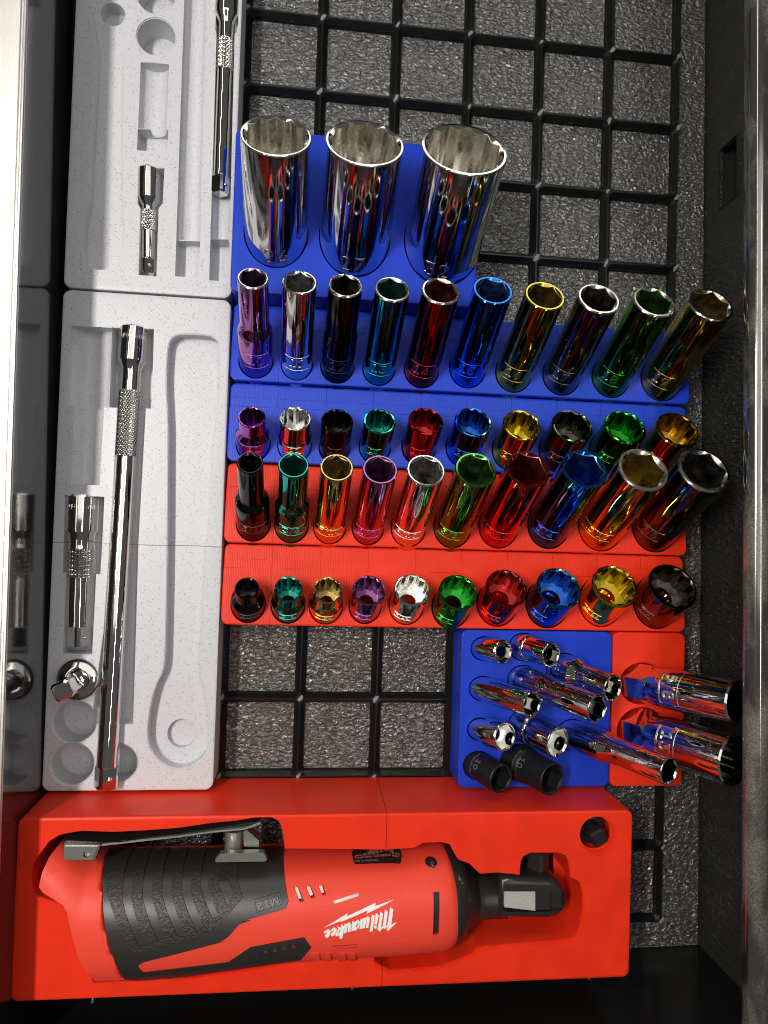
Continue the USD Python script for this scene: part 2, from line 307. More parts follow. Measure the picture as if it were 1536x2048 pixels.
def socket_profile(L, ro, rb, style):
    if style == 'straight':
        p = [(0, 0), (rb - .7, 0), (rb, .7), (rb, L * .30), (ro, L * .36), (ro, L - .5), (ro - .45, L), (0, L)]
    elif style == 'deep_step':
        p = [(0, 0), (rb - .7, 0), (rb, .7), (rb, L * .50), (rb - .1, L * .52), (rb - .5, L * .545), (ro + .35, L * .575), (ro, L * .61), (ro, L - .5), (ro - .45, L), (0, L)]
    elif style == 'groove':
        p = [(0, 0), (rb - .7, 0), (rb, .7), (rb, L * .55), (rb - .35, L * .56), (rb - .35, L * .575), (ro, L * .60), (ro, L - .5), (ro - .45, L), (0, L)]
    elif style == 'short_step':
        p = [(0, 0), (rb - .7, 0), (rb, .7), (rb, L * .50), (rb - .2, L * .53), (rb - .6, L * .56), (ro + .2, L * .66), (ro, L * .71), (ro, L - .4), (ro - .35, L), (0, L)]
    elif style == 'big':
        p = [(0, 0), (rb - 1.2, 0), (rb - .5, 1.2), (rb - .5, L * .235), (rb - .15, L * .24), (rb, L * .25), (ro, L - .8), (ro - .12, L - .25), (ro - .4, L), (0, L)]
    elif style == 'quarter_step':
        p = [(0, 0), (rb - .5, 0), (rb, .5), (rb, L * .42), (rb - .15, L * .45), (rb - .9, L * .48), (ro + .1, L * .55), (ro, L * .60), (ro, L - .4), (ro - .35, L), (0, L)]
    elif style == 'taper':
        p = [(0, 0), (rb - .5, 0), (rb, .5), (rb, L * .30), (ro, L * .62), (ro, L - .4), (ro - .35, L), (0, L)]
    elif style == 'flare':
        p = [(0, 0), (rb - .5, 0), (rb, .5), (rb, L * .48), (ro, L * .62), (ro, L - .4), (ro - .35, L), (0, L)]
    return p
def build_socket(name, label, group, T, a, L, ro, rb, color, points, style, depth, mark=None, mark_h=3.6, mark_z=None, rim=None, material=None, bold=False, drive=9.6, spin=0.0, front=None, small=None, floor_r=None, body_name='body'):
    T = np.asarray(T, float); a = np.asarray(a, float); a = a / np.linalg.norm(a); B = T - a * L
    e = frame(T, a, front); shelled = points == 12 or name == 'deep_socket'
    floor_r = floor_r or (.60 if points == 6 else .54)
    rc = ro * ((.905 if style == 'big' else .885) if points == 12 else .875 if shelled else .90)
    rin = rc * (.91 if points == 12 else math.cos(math.pi / 6))
    body = rev(socket_profile(L, ro, rb, style), 56)
    cav = ext(bore(rc, points, spin).offset(.3, JoinType.Round, 2, 12) if shelled else bore(rc, points, spin), L - depth, L + 1)
    rcone = min(ro - .55, rc + (.5 if style == 'big' else .1)); c = (rcone - rin) * (.85 if points == 6 else .55)
    cav += rev([(0, L - c), (rin, L - c), (rcone, L + .02), (0, L + .02)], 56)
    cav += rev([(0, L - depth - 4), (rc * floor_r, L - depth - 4), (rc * floor_r, L - depth + .1), (0, L - depth + .1)], 40)
    d = drive / 2
    cav += box(-d, d, -d, d, -1, L - depth - 3.9).rotate((0, 0, 20))
    t = Thing(name, label, 'socket', B, group)
    m = material or MET[color]
    solid = body - cav
    if rim:
        zr = L - min(max(c, .9), 1.5)
        t.part('polished_rim', framed(solid.trim_by_plane((0, 0, 1), zr), *e, B), rim, smooth=32); solid = solid.trim_by_plane((0, 0, -1), -zr)
    bp = t.part(body_name, framed(solid, *e, B), m, smooth=32 if points == 6 else 24)
    if shelled:
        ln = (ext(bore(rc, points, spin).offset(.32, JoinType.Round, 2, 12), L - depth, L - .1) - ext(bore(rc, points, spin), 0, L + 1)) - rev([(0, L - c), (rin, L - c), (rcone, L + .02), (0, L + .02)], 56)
        t.part('bore_shell', framed(ln, *e, B), M_bigbore if style == 'big' else (DEEP_SHADED[color] if points == 6 else BORE_SHADED[color]), smooth=24)  # thin added shell, so the bore can carry its shaded metal
    if points == 12 or floor_r < .58:
        lg = ext(bore(rc + .12, points, spin), L - depth - .4, L - depth + .02) - cyl((0, 0), rc * floor_r + .05, 0, L)
        t.part('bore_ledge', framed(lg, *e, B), LEDGE_LIT[color], smooth=False, under=None)
    if mark:
        mz = mark_z if mark_z is not None else L * .26
        tmk = wrap_text(mark, mark_h, rb, mz, bold, boxed=style not in ('big',) and small is None)
        t.part('size_marking', framed(tmk, *e, B), M_grey_ink if material is M_impact else (metal_marks('smoke') if style == 'big' else M_mark if color == 'chrome' else metal_marks(color)), smooth=False)
    if small:
        t.part('brand_marking', framed(wrap_text(small[0], small[1], rb, small[2], depth=.12), *e, B), M_grey_ink if material is M_impact else m, smooth=False)
    return t, B, a
_mm = {}
def metal_marks(color):
    if color not in _mm:
        c = np.array(COL[color]); _mm[color] = metal('marking_' + color.replace(' ', '_'), tuple(np.minimum(c * 1.15 + .10, 1)), .30)
    return _mm[color]
def scale_at(p): return F / (R[2] @ ((p * G) - CAM * G))

holes = {1: [], 2: [], 3: [], 4: [], 0: []}
# row 0: three large 12-point deep sockets
for (cx, cy, dia, mk, where) in ((552, 270, 31.7, '24', 'leftmost and narrowest of the three big ones'), (730, 284.5, 35.8, '27', 'middle one of the three big ones'), (929, 297, 40.2, '32', 'widest of the three big ones')):
    T = P(cx, cy, 75.2); Lt = 78.0
    t, B, a = build_socket('large_socket', 'large chrome twelve-point socket marked %s, %s' % (mk, where), 'large chrome sockets in the blue block', T, AX, Lt, dia / 2, dia / 2, 'chrome', 12, 'big', 30, mk, 8.0, 20.5, bold=False, drive=12.7)
    holes[0].append((B, a, dia / 2))
# rows of ten
def row(k, things, name, group, hT, L, depth, points):
    for i, (cx, cy, w, color, mk, style, rim, label) in enumerate(things):
        T = P(cx, cy, hT); ro = w / 2 / scale_at(T) * .985
        rb = max(8.6, ro) if style not in ('straight',) else max(ro, 8.4 if k in (1, 3) else ro)
        if style == 'straight' and rb - ro < .6: rb = ro
        t, B, a = build_socket(name, label, group, T, AX, L, ro, rb, color, points, style, depth, mk, (5.4 if len(mk) < 3 else 4.6 if len(mk) < 4 else 3.9) if k in (1, 3) else (3.0 if len(mk) < 4 else 2.5), 17.5 if k in (1, 3) else 10.0, rim=rim, bold=k in (1, 3), spin=.3 + .17 * i)
        holes[k].append((B, a, rb))
back1 = 'deep sockets in the back blue row'
row(1, [
 (506, 555.5, 63, 'orchid', '10', 'deep_step', M_chromerim, 'orchid deep socket marked 10 with a stepped waist, leftmost in its blue row'),
 (599, 564, 71, 'chrome', '11', 'straight', None, 'plain chrome deep socket marked 11 between the orchid and black ones'),
 (691, 570, 70, 'black', '12', 'groove', M_chromerim, 'black deep socket marked 12 with a silver rim'),
 (785, 577.6, 73, 'teal', '13', 'straight', M_chromerim, 'teal deep socket marked 13 with a silver rim'),
 (882, 581, 79, 'dark red', '14', 'straight', M_chromerim, 'dark red deep socket marked 14 with a silver rim'),
 (986, 580, 82, 'blue', '15', 'straight', None, 'deep blue long socket marked 15 with a bright blue rim'),
 (1090, 591, 83, 'gold', '16', 'straight', None, 'gold deep socket marked 16 in the back blue row'),
 (1198, 596.6, 87, 'smoke', '17', 'straight', M_chromerim, 'smoky grey deep socket marked 17 with a pale rim'),
 (1309, 602.4, 88, 'green', '18', 'straight', M_chromerim, 'green deep socket marked 18 with a pale rim in the back blue row'),
 (1422, 608.4, 94, 'bronze', '19', 'straight', M_chromerim, 'dark bronze deep socket marked 19, rightmost in the back blue row')],
 'deep_socket', back1, 65.0, 66, 26, 6)
row(2, [
 (503.7, 834, 56, 'purple', '10', 'short_step', None, 'purple short socket with a stepped waist, leftmost of the short blue row'),
 (590.7, 837, 63, 'chrome', '11', 'short_step', None, 'chrome short socket beside the purple one in the blue row'),
 (674.6, 841.7, 65, 'black', '12', 'straight', None, 'black short twelve-point socket in the blue row'),
 (759.5, 842, 66, 'teal', '13', 'straight', None, 'teal short twelve-point socket in the blue row'),
 (852, 842, 72, 'red', '14', 'straight', None, 'red short twelve-point socket in the blue row'),
 (946.6, 844, 77, 'blue', '15', 'straight', None, 'blue short twelve-point socket in the blue row'),
 (1044.5, 850, 79, 'yellow gold', '16', 'straight', None, 'yellow gold short twelve-point socket in the blue row'),
 (1145, 852, 85, 'black nickel', '17', 'straight', None, 'black nickel short socket between yellow gold and bright green ones'),
 (1251, 854.4, 87, 'bright green', '18', 'straight', None, 'bright green short twelve-point socket in the blue row'),
 (1355.5, 858.5, 90, 'orange gold', '19', 'straight', None, 'orange gold short socket, rightmost of the short blue row')],
 'short_socket', 'short sockets in the front blue row', 37.5, 27, 14, 12)
row(3, [
 (500, 925, 54, 'black', '5/16', 'deep_step', None, 'black deep socket with a stepped waist, leftmost in the red row'),
 (587, 930, 63, 'teal', '3/8', 'deep_step', None, 'teal deep socket marked 3/8 with a stepped waist in the red row'),
 (673.7, 934.5, 68, 'pale gold', '7/16', 'straight', None, 'pale gold deep socket marked 7/16 in the red row'),
 (760.4, 938.7, 72, 'orchid', '1/2', 'straight', None, 'orchid purple deep socket marked 1/2 in the red row'),
 (852, 940, 79, 'chrome', '9/16', 'straight', None, 'chrome deep socket marked 9/16 in the red row'),
 (952, 939, 86, 'green', '5/8', 'straight', None, 'green deep socket marked 5/8 in the red row'),
 (1056, 937.6, 91, 'dark red', '11/16', 'straight', None, 'dark red deep socket marked 11/16 in the red row'),
 (1169, 936.6, 96, 'blue', '3/4', 'straight', None, 'blue deep socket marked 3/4 in the red row'),
 (1287, 938, 105, 'gold', '13/16', 'straight', M_chromerim, 'gold deep socket marked 13/16 with a silver rim in the red row'),
 (1409, 939, 109, 'black nickel', '7/8', 'straight', M_chromerim, 'black nickel deep socket marked 7/8, rightmost in the red row')],
 'deep_socket', 'deep sockets in the back red row', 65.0, 66, 26, 6)
row(4, [
 (494, 1176, 49, 'black', '5/16', 'short_step', None, 'black short socket, smallest and leftmost of the short red row'),
 (577, 1178, 58, 'teal', '3/8', 'short_step', None, 'teal short socket with a stepped waist in the red row'),
 (656, 1180, 61, 'pale gold', '7/16', 'short_step', None, 'pale gold short socket with a stepped waist in the red row'),
 (738, 1180, 68, 'orchid', '1/2', 'straight', None, 'orchid purple short socket in the red row'),
 (824, 1179.5, 73, 'chrome', '9/16', 'straight', None, 'chrome short twelve-point socket in the red row'),
 (916.6, 1184, 80, 'bright green', '5/8', 'straight', None, 'green short twelve-point socket in the red row'),
 (1013.5, 1176, 86, 'red', '11/16', 'straight', None, 'dark red short twelve-point socket in the red row'),
 (1118, 1176, 92, 'blue', '3/4', 'straight', None, 'blue short twelve-point socket in the red row'),
 (1230, 1172, 95, 'yellow gold', '13/16', 'straight', None, 'yellow gold short twelve-point socket in the red row'),
 (1346, 1172.6, 102, 'black nickel', '7/8', 'straight', None, 'black nickel short socket, widest and rightmost of the short red row')],
 'short_socket', 'short sockets in the front red row', 35.0, 27, 14.5, 12)

# ------------------------------------------------------------------ printed socket holders
def drill(body, lst, extra=.45):
    for B, a, r in lst:
        e = frame(B, a)
        m = rev([(0, -.4), (r + extra, -.4), (r + extra, 60), (0, 60)], 56)
        v, f = framed(m, *e, B); body = body - from_arrays(v, f)
    return body
g = .25
def holder(name, label, cat_, x0, x1, r0, r1, top, matl, lst):
    t = Thing(name, label, cat_, (42 * (x0 + x1) / 2, -42 * (r0 + r1) / 2, 0))
    b = slab(42 * x0 + g, 42 * x1 - g, -42 * r1 + g, -42 * r0 - g, 0.02, top)
    b = drill(b, lst)
    if r1 - r0 == 1:
        W = (x1 - x0) * 42 / 10; cuts = box(42 * x0 - 1, 42 * x1 + 1, -42 * (r0 + .30) - .15, -42 * (r0 + .30) + .15, 0, 40) + box(42 * x0 - 1, 42 * x1 + 1, -42 * (r0 + .19) - .1, -42 * (r0 + .19) + .1, 0, 40)
        for k in range(1, 10): cuts += box(42 * x0 + W * k - .13, 42 * x0 + W * k + .13, -42 * r1 - 1, -42 * r0 + 1, 0, 40)
        b = b - ((b - b.translate((0, 0, -.22))) ^ cuts)
    t.part('block', b, matl, smooth=30)
    return t, b
def slope(r0, r1, zb, zf): return lambda y: zb + (zf - zb) * min(1, max(0, (-y / 42 - r0) / (r1 - r0)))
holder('socket_holder', 'tall blue printed block holding the three big chrome sockets', 'socket holder', -1, 2, 2, 4, lambda y: 32.0, M_blue, holes[0])
holder('socket_holder', 'blue printed holder with the back row of long sockets', 'socket holder', -1, 5, 4, 5, slope(4, 5, 14.5, 20), M_bluerow, holes[1])
holder('socket_holder', 'blue printed holder with the row of short sockets', 'socket holder', -1, 5, 5, 6, slope(5, 6, 15.5, 20), M_bluerow, holes[2])
holder('socket_holder', 'red printed holder with the row of long sockets', 'socket holder', -1, 5, 6, 7, slope(6, 7, 15.5, 20), M_redrow, holes[3])
holder('socket_holder', 'red printed holder with the row of short sockets', 'socket holder', -1, 5, 7, 8, slope(7, 8, 15.5, 20), M_redrow, holes[4])

# ------------------------------------------------------------------ the tilted group at the front right
TB = math.radians(26)
lst_b, lst_r = [], []
def tilted(base, rim, L_total, dia_rim, dia_base, color, style, label, depth, hT, mark=None, points=6, material=None, mark_h=3.0, mark_z=None, front=None, small=None, name='quarter_inch_socket', group='quarter-inch sockets in the small blue block', target=None, drive=6.4, bold=False, floor_r=None):
    B0 = P(*base, 20); T = P(*rim, hT); a = (T - B0) / np.linalg.norm(T - B0)
    ro, rb = dia_rim / 2, dia_base / 2
    t, B, a = build_socket(name, label, group, T, a, L_total, ro, rb, color, points, style, depth, mark, mark_h, mark_z, material=material, front=front, small=small, drive=drive, bold=bold, floor_r=floor_r)
    (lst_b if target is None else target).append((B, a, rb)); return t, B, a
tilted((967.5, 1297), (1006.6, 1304), 25, 12.2, 12.2, 'chrome', 'straight', 'short chrome socket at the back left corner of the small blue block', 12, 33.8)
tilted((1048, 1294), (1102.5, 1309.6), 29, 12.6, 14.6, 'chrome', 'quarter_step', 'short stepped chrome socket near the back right of the small blue block', 12, 38.3)
tilted((1127.7, 1339), (1226.8, 1376), 43, 13.2, 17.2, 'chrome', 'quarter_step', 'thick-based stepped chrome socket leaning over the red block', 14, 50, '10', mark_h=2.6, mark_z=11, small=('PITTSBURGH', 1.2, 6))
tilted((965, 1377), (1064.5, 1409), 48, 12.3, 12.6, 'chrome', 'taper', 'long smooth chrome socket with no step, at the left of the blue block', 16, 52.6)
tilted((1046.6, 1360), (1195, 1418), 60, 13.4, 15.2, 'chrome', 'quarter_step', 'long stepped chrome socket in the middle of the blue block', 16, 65, '9', mark_h=2.6, mark_z=13, small=('PITTSBURGH', 1.2, 8))
tilted((959, 1458), (1010, 1474), 30, 14.4, 11.4, 'chrome', 'flare', 'short chrome socket with a hollow bright bore, wider at its mouth', 8, 38.2, floor_r=.55)
tilted((1051, 1452), (1115.7, 1485), 33, 15.8, 16.8, 'chrome', 'quarter_step', 'stubby chrome socket with a hollow bright bore, beside the black ones', 9, 41.2, floor_r=.55)
tilted((1145, 1469), (1339, 1542.6), 66, 13.0, 16.0, 'chrome', 'quarter_step', 'longest stepped chrome socket reaching across the red block to its corner', 16, 73.5)
tilted((957, 1531), (1002.6, 1558), 28, 14.6, 14.6, 'black', 'straight', 'small matte black impact socket marked 10, left one', 11, 37.0, '10', material=M_impact, mark_h=3.4, mark_z=13.5, small=('PITTSBURGH PRO', 1.0, 11))
tilted((1040, 1524.7), (1105, 1559), 33, 16.6, 19.0, 'black', 'quarter_step', 'larger stepped matte black impact socket marked 10', 12, 41, '10', material=M_impact, mark_h=3.4, mark_z=16.5, small=('PITTSBURGH PRO', 1.0, 13))
holder('socket_holder', 'small square blue printed block with leaning chrome and black sockets', 'socket holder', 2, 4, 8, 10, lambda y: 20.0, M_blue, lst_b)
# two large spark plug sockets with a hexagon end
def plug_socket(base, rim, dia, mark, label, hT):
    B0 = P(*base, 20); T = P(*rim, hT); a = (T - B0) / np.linalg.norm(T - B0)
    L = np.linalg.norm(T - B0) + 12; B = T - a * L; e = frame(T, a)
    r = dia / 2; t = Thing('spark_plug_socket', label, 'socket', B, 'spark plug sockets in the small red block')
    hexe = ext(CS(hexagon(r * 1.02, .35)), 0, 22) ^ rev([(0, 0), (r * .93, 0), (r * 1.03, 1.2), (r * 1.03, 19), (r * .9, 22), (0, 22)], 48)
    body = rev([(0, 20), (r * .86, 20), (r * .93, 22.2), (r * .93, 27), (r * .97, 30), (r * .97, 37.5), (r, 39), (r, L - .8), (r - .7, L), (0, L)], 64)
    cavh = ext(bore(r * .9, 6, .2), L - 26, L + 1) + rev([(0, L - 1.4), (r * .80, L - 1.4), (r - .7, L + .02), (0, L + .02)], 56)
    t.part('body', framed(body - cavh, *e, B), M_chrome, smooth=32)
    t.part('hexagon_end', framed(hexe, *e, B), M_chrome, smooth=25)
    t.part('size_marking', framed(plug_text(mark, r, 27.5), *e, B), M_mark, smooth=False)
    lst_r.append((B, a, r * 1.02)); return t
def plug_text(mark, r, z0):
    return wrap_text(mark, 6.6, r, z0 + 5.2, depth=.3, boxed=True, phi0=-.1 if mark == '5/8' else .12)
plug_socket((1283, 1367), (1478, 1405), 21.5, '5/8', 'big chrome spark plug socket marked 5/8 passing under the rail', 70)
plug_socket((1283, 1462), (1470, 1522), 24.5, '13', 'wider chrome spark plug socket nearest the front, under the rail', 70)
holder('socket_holder', 'small red printed block beside the blue one, holding two big chrome sockets', 'socket holder', 4, 5, 8, 10, lambda y: 20.0, M_red, lst_r)

# ------------------------------------------------------------------ pale trays
HT = 20.0
def trough(pts, r, depth_c):
    """Half-round channel along a line of two points in mm at height depth_c."""
    a, b = np.array(pts[0]), np.array(pts[1]); d = b - a; L = np.linalg.norm(d)
    m = Manifold.cylinder(L, r, r, 40).rotate((-90, 0, 0))       # along +y
    ang = math.degrees(math.atan2(d[1], d[0])) - 90
    return m.rotate((0, 0, ang)).translate((a[0], a[1], depth_c))
def soft(poly, z0, grow=.5, lip=1.0):
    """Pocket with a softened upper rim."""
    c = CS(poly); m = ext(c, z0, HT + 2)
    for k in range(4):
        q = lip * (k + 1) / 4; m += ext(c.offset(lip - math.sqrt(max(lip * lip - q * q, 0)), JoinType.Round, 2, 16), HT - lip + q, HT + 2)
    return m
def smooth_poly(pts, n=1):
    p = np.array(pts, float)
    for _ in range(n):
        a = p; b = np.roll(p, -1, 0); p = np.stack([a * .75 + b * .25, a * .25 + b * .75], 1).reshape(-1, 2)
    return [tuple(x) for x in p]
A = (120, 0, 3.413)     # crop of the back tray
tray = Thing('tool_tray', 'pale speckled printed tray at the back, with two chrome extensions in it', 'tray', (-84, -60, 0))
tb = slab(-126 + g, -42 - g, -168 + .4, 84, .02, lambda y: HT, r=4.2, f=1.0)
T1 = PP(Z(smooth_poly([(200, -420), (150, -380), (120, -200), (195, 0), (208, 80), (225, 200), (248, 345), (235, 480), (225, 700), (205, 1000), (195, 1330), (163, 1450), (150, 1560), (150, 1740), (168, 1810), (215, 1840), (350, 1838), (400, 1800), (428, 1700), (445, 1550), (432, 1420), (426, 1330), (430, 700), (432, 350), (480, 260), (510, 120), (530, -100), (500, -300), (400, -420)], 2), *A), HT)
tb = tb - soft(T1, HT - 9)
tb = tb - cyl(P(120 + 362 / 3.413, 98 / 3.413, HT - 9)[:2], 6.2, 3, HT + 1)
for cy_ in (-10, 73):
    c = P(312, cy_, HT)[:2]; tb = tb - cyl(c, 9.6, 4.5, HT + 1) - cyl(c, 10.0, HT - .6, HT + 1)
def quad(p, crop, h): return PP(Z(p, *crop), h)
T4 = quad([(548, 425), (750, 432), (735, 1042), (525, 1025)], A, HT)
t4c = quad([(648, 430), (630, 885)], A, HT)
tb = tb - ((trough(t4c, 7.1, HT - .5) ^ prism(T4, 0, 40)) + (prism(T4, HT - 9.0, 40) ^ prism(quad([(500, 880), (800, 890), (800, 1100), (500, 1100)], A, HT), 0, 40)))
# slot of the short extension
T5 = quad([(535, 1140), (712, 1150), (700, 1385), (672, 1420), (657, 1885), (537, 1875), (550, 1420), (530, 1390)], A, HT)
tb = tb - soft(T5, HT - 9.5, lip=.6)
T6 = quad([(862, -250), (1010, -250), (1000, 0), (965, 1895), (788, 1885), (835, 400), (850, 0)], A, HT)
T6 = quad([(856, -250), (1004, -250), (950, 1898), (785, 1885)], A, HT)
t6c = quad([(930, -250), (884, 1625)], A, HT)
tb = tb - ((trough(t6c, 5.4, HT - 3.2) ^ prism(T6, 0, 40)) + (prism(T6, HT - 3.2, 40) ^ prism(quad([(700, -300), (1100, -300), (1100, 1640), (700, 1625)], A, HT), 0, 40)) + (prism(T6, HT - 10, 40) ^ prism(quad([(700, 1625), (1000, 1632), (1000, 1950), (700, 1950)], A, HT), 0, 40)))
T7 = quad([(1075, -250), (1218, -250), (1216, 200), (1192, 235), (1150, 1925), (1018, 1912), (1068, 240), (1060, 200)], A, HT)
t7c = quad([(1135, -250), (1095, 1630)], A, HT)
tb = tb - ((trough(t7c, 4.6, HT - 4.0) ^ prism(T7, 0, 40)) + (prism(T7, HT - 4.0, 40) ^ prism(quad([(1000, -300), (1300, -300), (1300, 1640), (1000, 1630)], A, HT), 0, 40)) + (prism(T7, HT - 10, 40) ^ prism(quad([(1000, 1632), (1300, 1638), (1300, 1950), (1000, 1950)], A, HT), 0, 40)))
tray.part('tray_body', tb, M_white, smooth=30)

tray2 = Thing('tool_tray', 'long pale speckled printed tray in front, with an empty ratchet shaped recess', 'tray', (-84, -294, 0))
C4, C5 = (0, 560, 3.072), (0, 1060, 3.072)
fb = slab(-126 + g, -42 - g, -420 + .3, -168 - .4, .02, lambda y: HT, r=4.2, f=1.0)
def q4(p): return quad(p, C4, HT)
def q5(p): return quad(p, C5, HT)
b1a = q4([(435, 280), (688, 292), (668, 785), (408, 772)]); b1b = q4([(448, 765), (640, 775), (612, 1262), (425, 1255)])
fb = fb - (trough(q4([(562, 286), (540, 780)]), 11.0, HT + 1.0) ^ prism(b1a, 0, 40)) - (trough(q4([(545, 770), (522, 1258)]), 8.0, HT + .2) ^ prism(b1b, 0, 40))
# slot of the long extension: wide head pocket, then a narrow channel
head = q4([(688, 292), (945, 302), (930, 790), (672, 782)])
chan = q4([(722, 780), (895, 788), (850, 1600)]) + q5([(818, 1195), (560, 1190), (640, 600)]) + q4([(690, 1400)])
fb = fb - soft(head, HT - 11, lip=.7) - soft(chan, HT - 7, lip=.7)
B3 = Z([(1075, 345), (1120, 332), (1290, 340), (1335, 370), (1348, 420), (1354, 650), (1338, 850), (1312, 1050), (1288, 1610)], *C4) + Z([(1265, 100), (1240, 700), (1226, 880), (1262, 1000), (1296, 1230), (1285, 1340), (1210, 1435), (1105, 1475), (1000, 1440), (920, 1345), (905, 1230), (930, 1060), (968, 935), (1012, 860), (1020, 700), (1032, 60)], *C5) + Z([(1035, 1050), (1035, 850), (1022, 650), (1030, 450), (1042, 375)], *C4)
fb = fb - soft(PP(smooth_poly(B3, 2), HT), HT - 8, lip=1.6)
fb = fb - cyl(P(*Z([(1118, 1248)], *C5)[0], HT - 8)[:2], 7.4, HT - 12, HT + 1)
b4h = q4([(398, 1322), (640, 1332), (628, 1605)]) + q5([(615, 272), (385, 262)])
b4s = q5([(405, 250), (590, 255), (565, 765), (385, 760)])
fb = fb - soft(b4h, HT - 12, lip=.6) - soft(b4s, HT - 11, lip=.6)
for (cx_, cy_, r_) in ((472, 922, 120), (460, 1180, 122), (445, 1440, 120), (722, 1436, 112)):
    c = P(*Z([(cx_, cy_)], *C5)[0], HT)[:2]; r_mm = r_ / 3.072 / 3.83
    fb = fb - cyl(c, r_mm, 5, HT + 1) - rev([(0, HT - .9), (r_mm, HT - .9), (r_mm + .9, HT + .01), (r_mm + .9, HT + 2), (0, HT + 2)], 56).translate((c[0], c[1], 0))
seam = -42 * 7.05
tray2.part('tray_half', fb.trim_by_plane((0, 1, 0), seam + .12), M_white, smooth=30, label='back half of the tray, behind the seam')
tray2.part('tray_half', fb.trim_by_plane((0, -1, 0), -(seam - .12)), M_white, smooth=30, label='front half of the tray, with round holes')

# ------------------------------------------------------------------ extension bars
def knurl(r, z0, z1, pitch=1.4, amp=.42):
    nt, nz = 96, int((z1 - z0) / .16); V = []; c = max(8, round(2 * math.pi * r / pitch / 1.0)); c += c % 2
    th = np.linspace(0, 2 * math.pi, nt, endpoint=False); zz = np.linspace(z0, z1, nz)
    TT, ZZ = np.meshgrid(th, zz); u = TT * c / 2; w = ZZ * math.pi / pitch * .62
    h = np.minimum(np.abs(np.sin(u + w)), np.abs(np.sin(u - w)))
    edge = np.minimum(1, np.minimum(ZZ - z0, z1 - ZZ) / .5)
    RR = r + amp * (h - .15) * edge
    V = np.stack([RR * np.cos(TT), RR * np.sin(TT), ZZ], -1).reshape(-1, 3); Fc = []
    for k in range(nz - 1):
        for j in range(nt):
            a0, a1 = k * nt + j, k * nt + (j + 1) % nt; Fc += [(a0, a1, a1 + nt), (a0, a1 + nt, a0 + nt)]
    return V, np.array(Fc)
def square_tip(s, z0, z1, c=.9):
    """Square drive with chamfered corners, a waist groove and a ball."""
    h = s / 2; k = h * .72
    def oct_(hh, kk): return [(hh, -kk), (hh, kk), (kk, hh), (-kk, hh), (-hh, kk), (-hh, -kk), (-kk, -hh), (kk, -hh)]
    pts = []
    for hh, kk, z in ((h * .86, k * .86, z0), (h, k, z0 + c), (h, k, z1 - c), (h * .78, k * .78, z1)): pts += [(x, y, z) for x, y in oct_(hh, kk)]
    return Manifold.hull_points(np.array(pts))
def extension(label, head_px, head_h, tip_px, tip_h, r_head, r_shaft, l_head, l_neck, knurl_z, drive, text=None, roll=.6, group='chrome extension bars'):
    Hd, Tp = P(*head_px, head_h), P(*tip_px, tip_h); a = Hd - Tp; L = np.linalg.norm(a); a /= L
    e = frame((Hd + Tp) / 2, a); t = Thing('extension_bar', label, 'extension bar', Tp, group)
    zt = drive * 1.25
    sh = rev([(0, zt * .9), (r_shaft - .5, zt * .9), (r_shaft, zt * .9 + .6), (r_shaft, L - l_head - l_neck), (r_shaft * .97, L - l_head - l_neck * .8), (r_head * .86, L - l_head - l_neck * .15), (r_head, L - l_head + .5), (r_head, L - .9), (r_head - .7, L), (0, L)], 56)
    sh = sh - box(-drive / 2, drive / 2, -drive / 2, drive / 2, L - l_head * .8, L + 1).rotate((0, 0, 30))
    t.part('shaft', framed(sh, *e, Tp), M_chrome, smooth=35)
    t.part('knurled_grip', framed(knurl(r_shaft + .18, L - knurl_z[1], L - knurl_z[0]), *e, Tp), M_chrome, smooth=25)
    tip = square_tip(drive, 0, zt).rotate((0, 0, math.degrees(roll)))
    tp = t.part('square_drive', framed(tip, *e, Tp), M_chrome, smooth=False)
    ball = Manifold.sphere(drive * .17, 24).translate((0, -drive * .44, zt * .45)).rotate((0, 0, math.degrees(roll)))
    t.part('detent_ball', framed(ball, *e, Tp), M_chromerim, smooth=True, under=tp)
    if text:
        v, f = wrap_text(text, text_h(text, r_head), r_head, 0, depth=.12); v = v * [-1, 1, -1]; v[:, 2] += L - l_head * .28
        t.part('brand_marking', framed((v, f), *e, Tp), M_chromerim, smooth=False)
    return t
def text_h(text, r): return min(2.1, r * 2.0 / (len(text) * .62))
s = 3.87
extension('long chrome extension bar lying slanted along the front pale tray', (268, 655), 17, (211, 1577), 25.2, 6.9, 4.95, 18.5, 5, (33, 67), 9.2, 'Pittsburgh', roll=.35)
extension('short thick chrome extension bar in the pocket left of the long bar', (165, 990), 14.5, (157, 1294), 13.5, 8.1, 6.7, 18.5, 7.5, (27, 42), 9.2, 'Pittsburgh', roll=.785)
extension('thin chrome extension bar in the back tray, running out of the frame', (462, -215), 19, (440, 388), 19.0, 6.3, 3.75, 66, 5.5, (79, 95.5), 7.4, roll=.9)
extension('small chrome extension bar in the middle pocket of the back tray', (298, 338), 16.5, (296, 548), 15.5, 5.7, 3.5, 16.5, 4.0, (22, 32.5), 6.4, roll=.2)

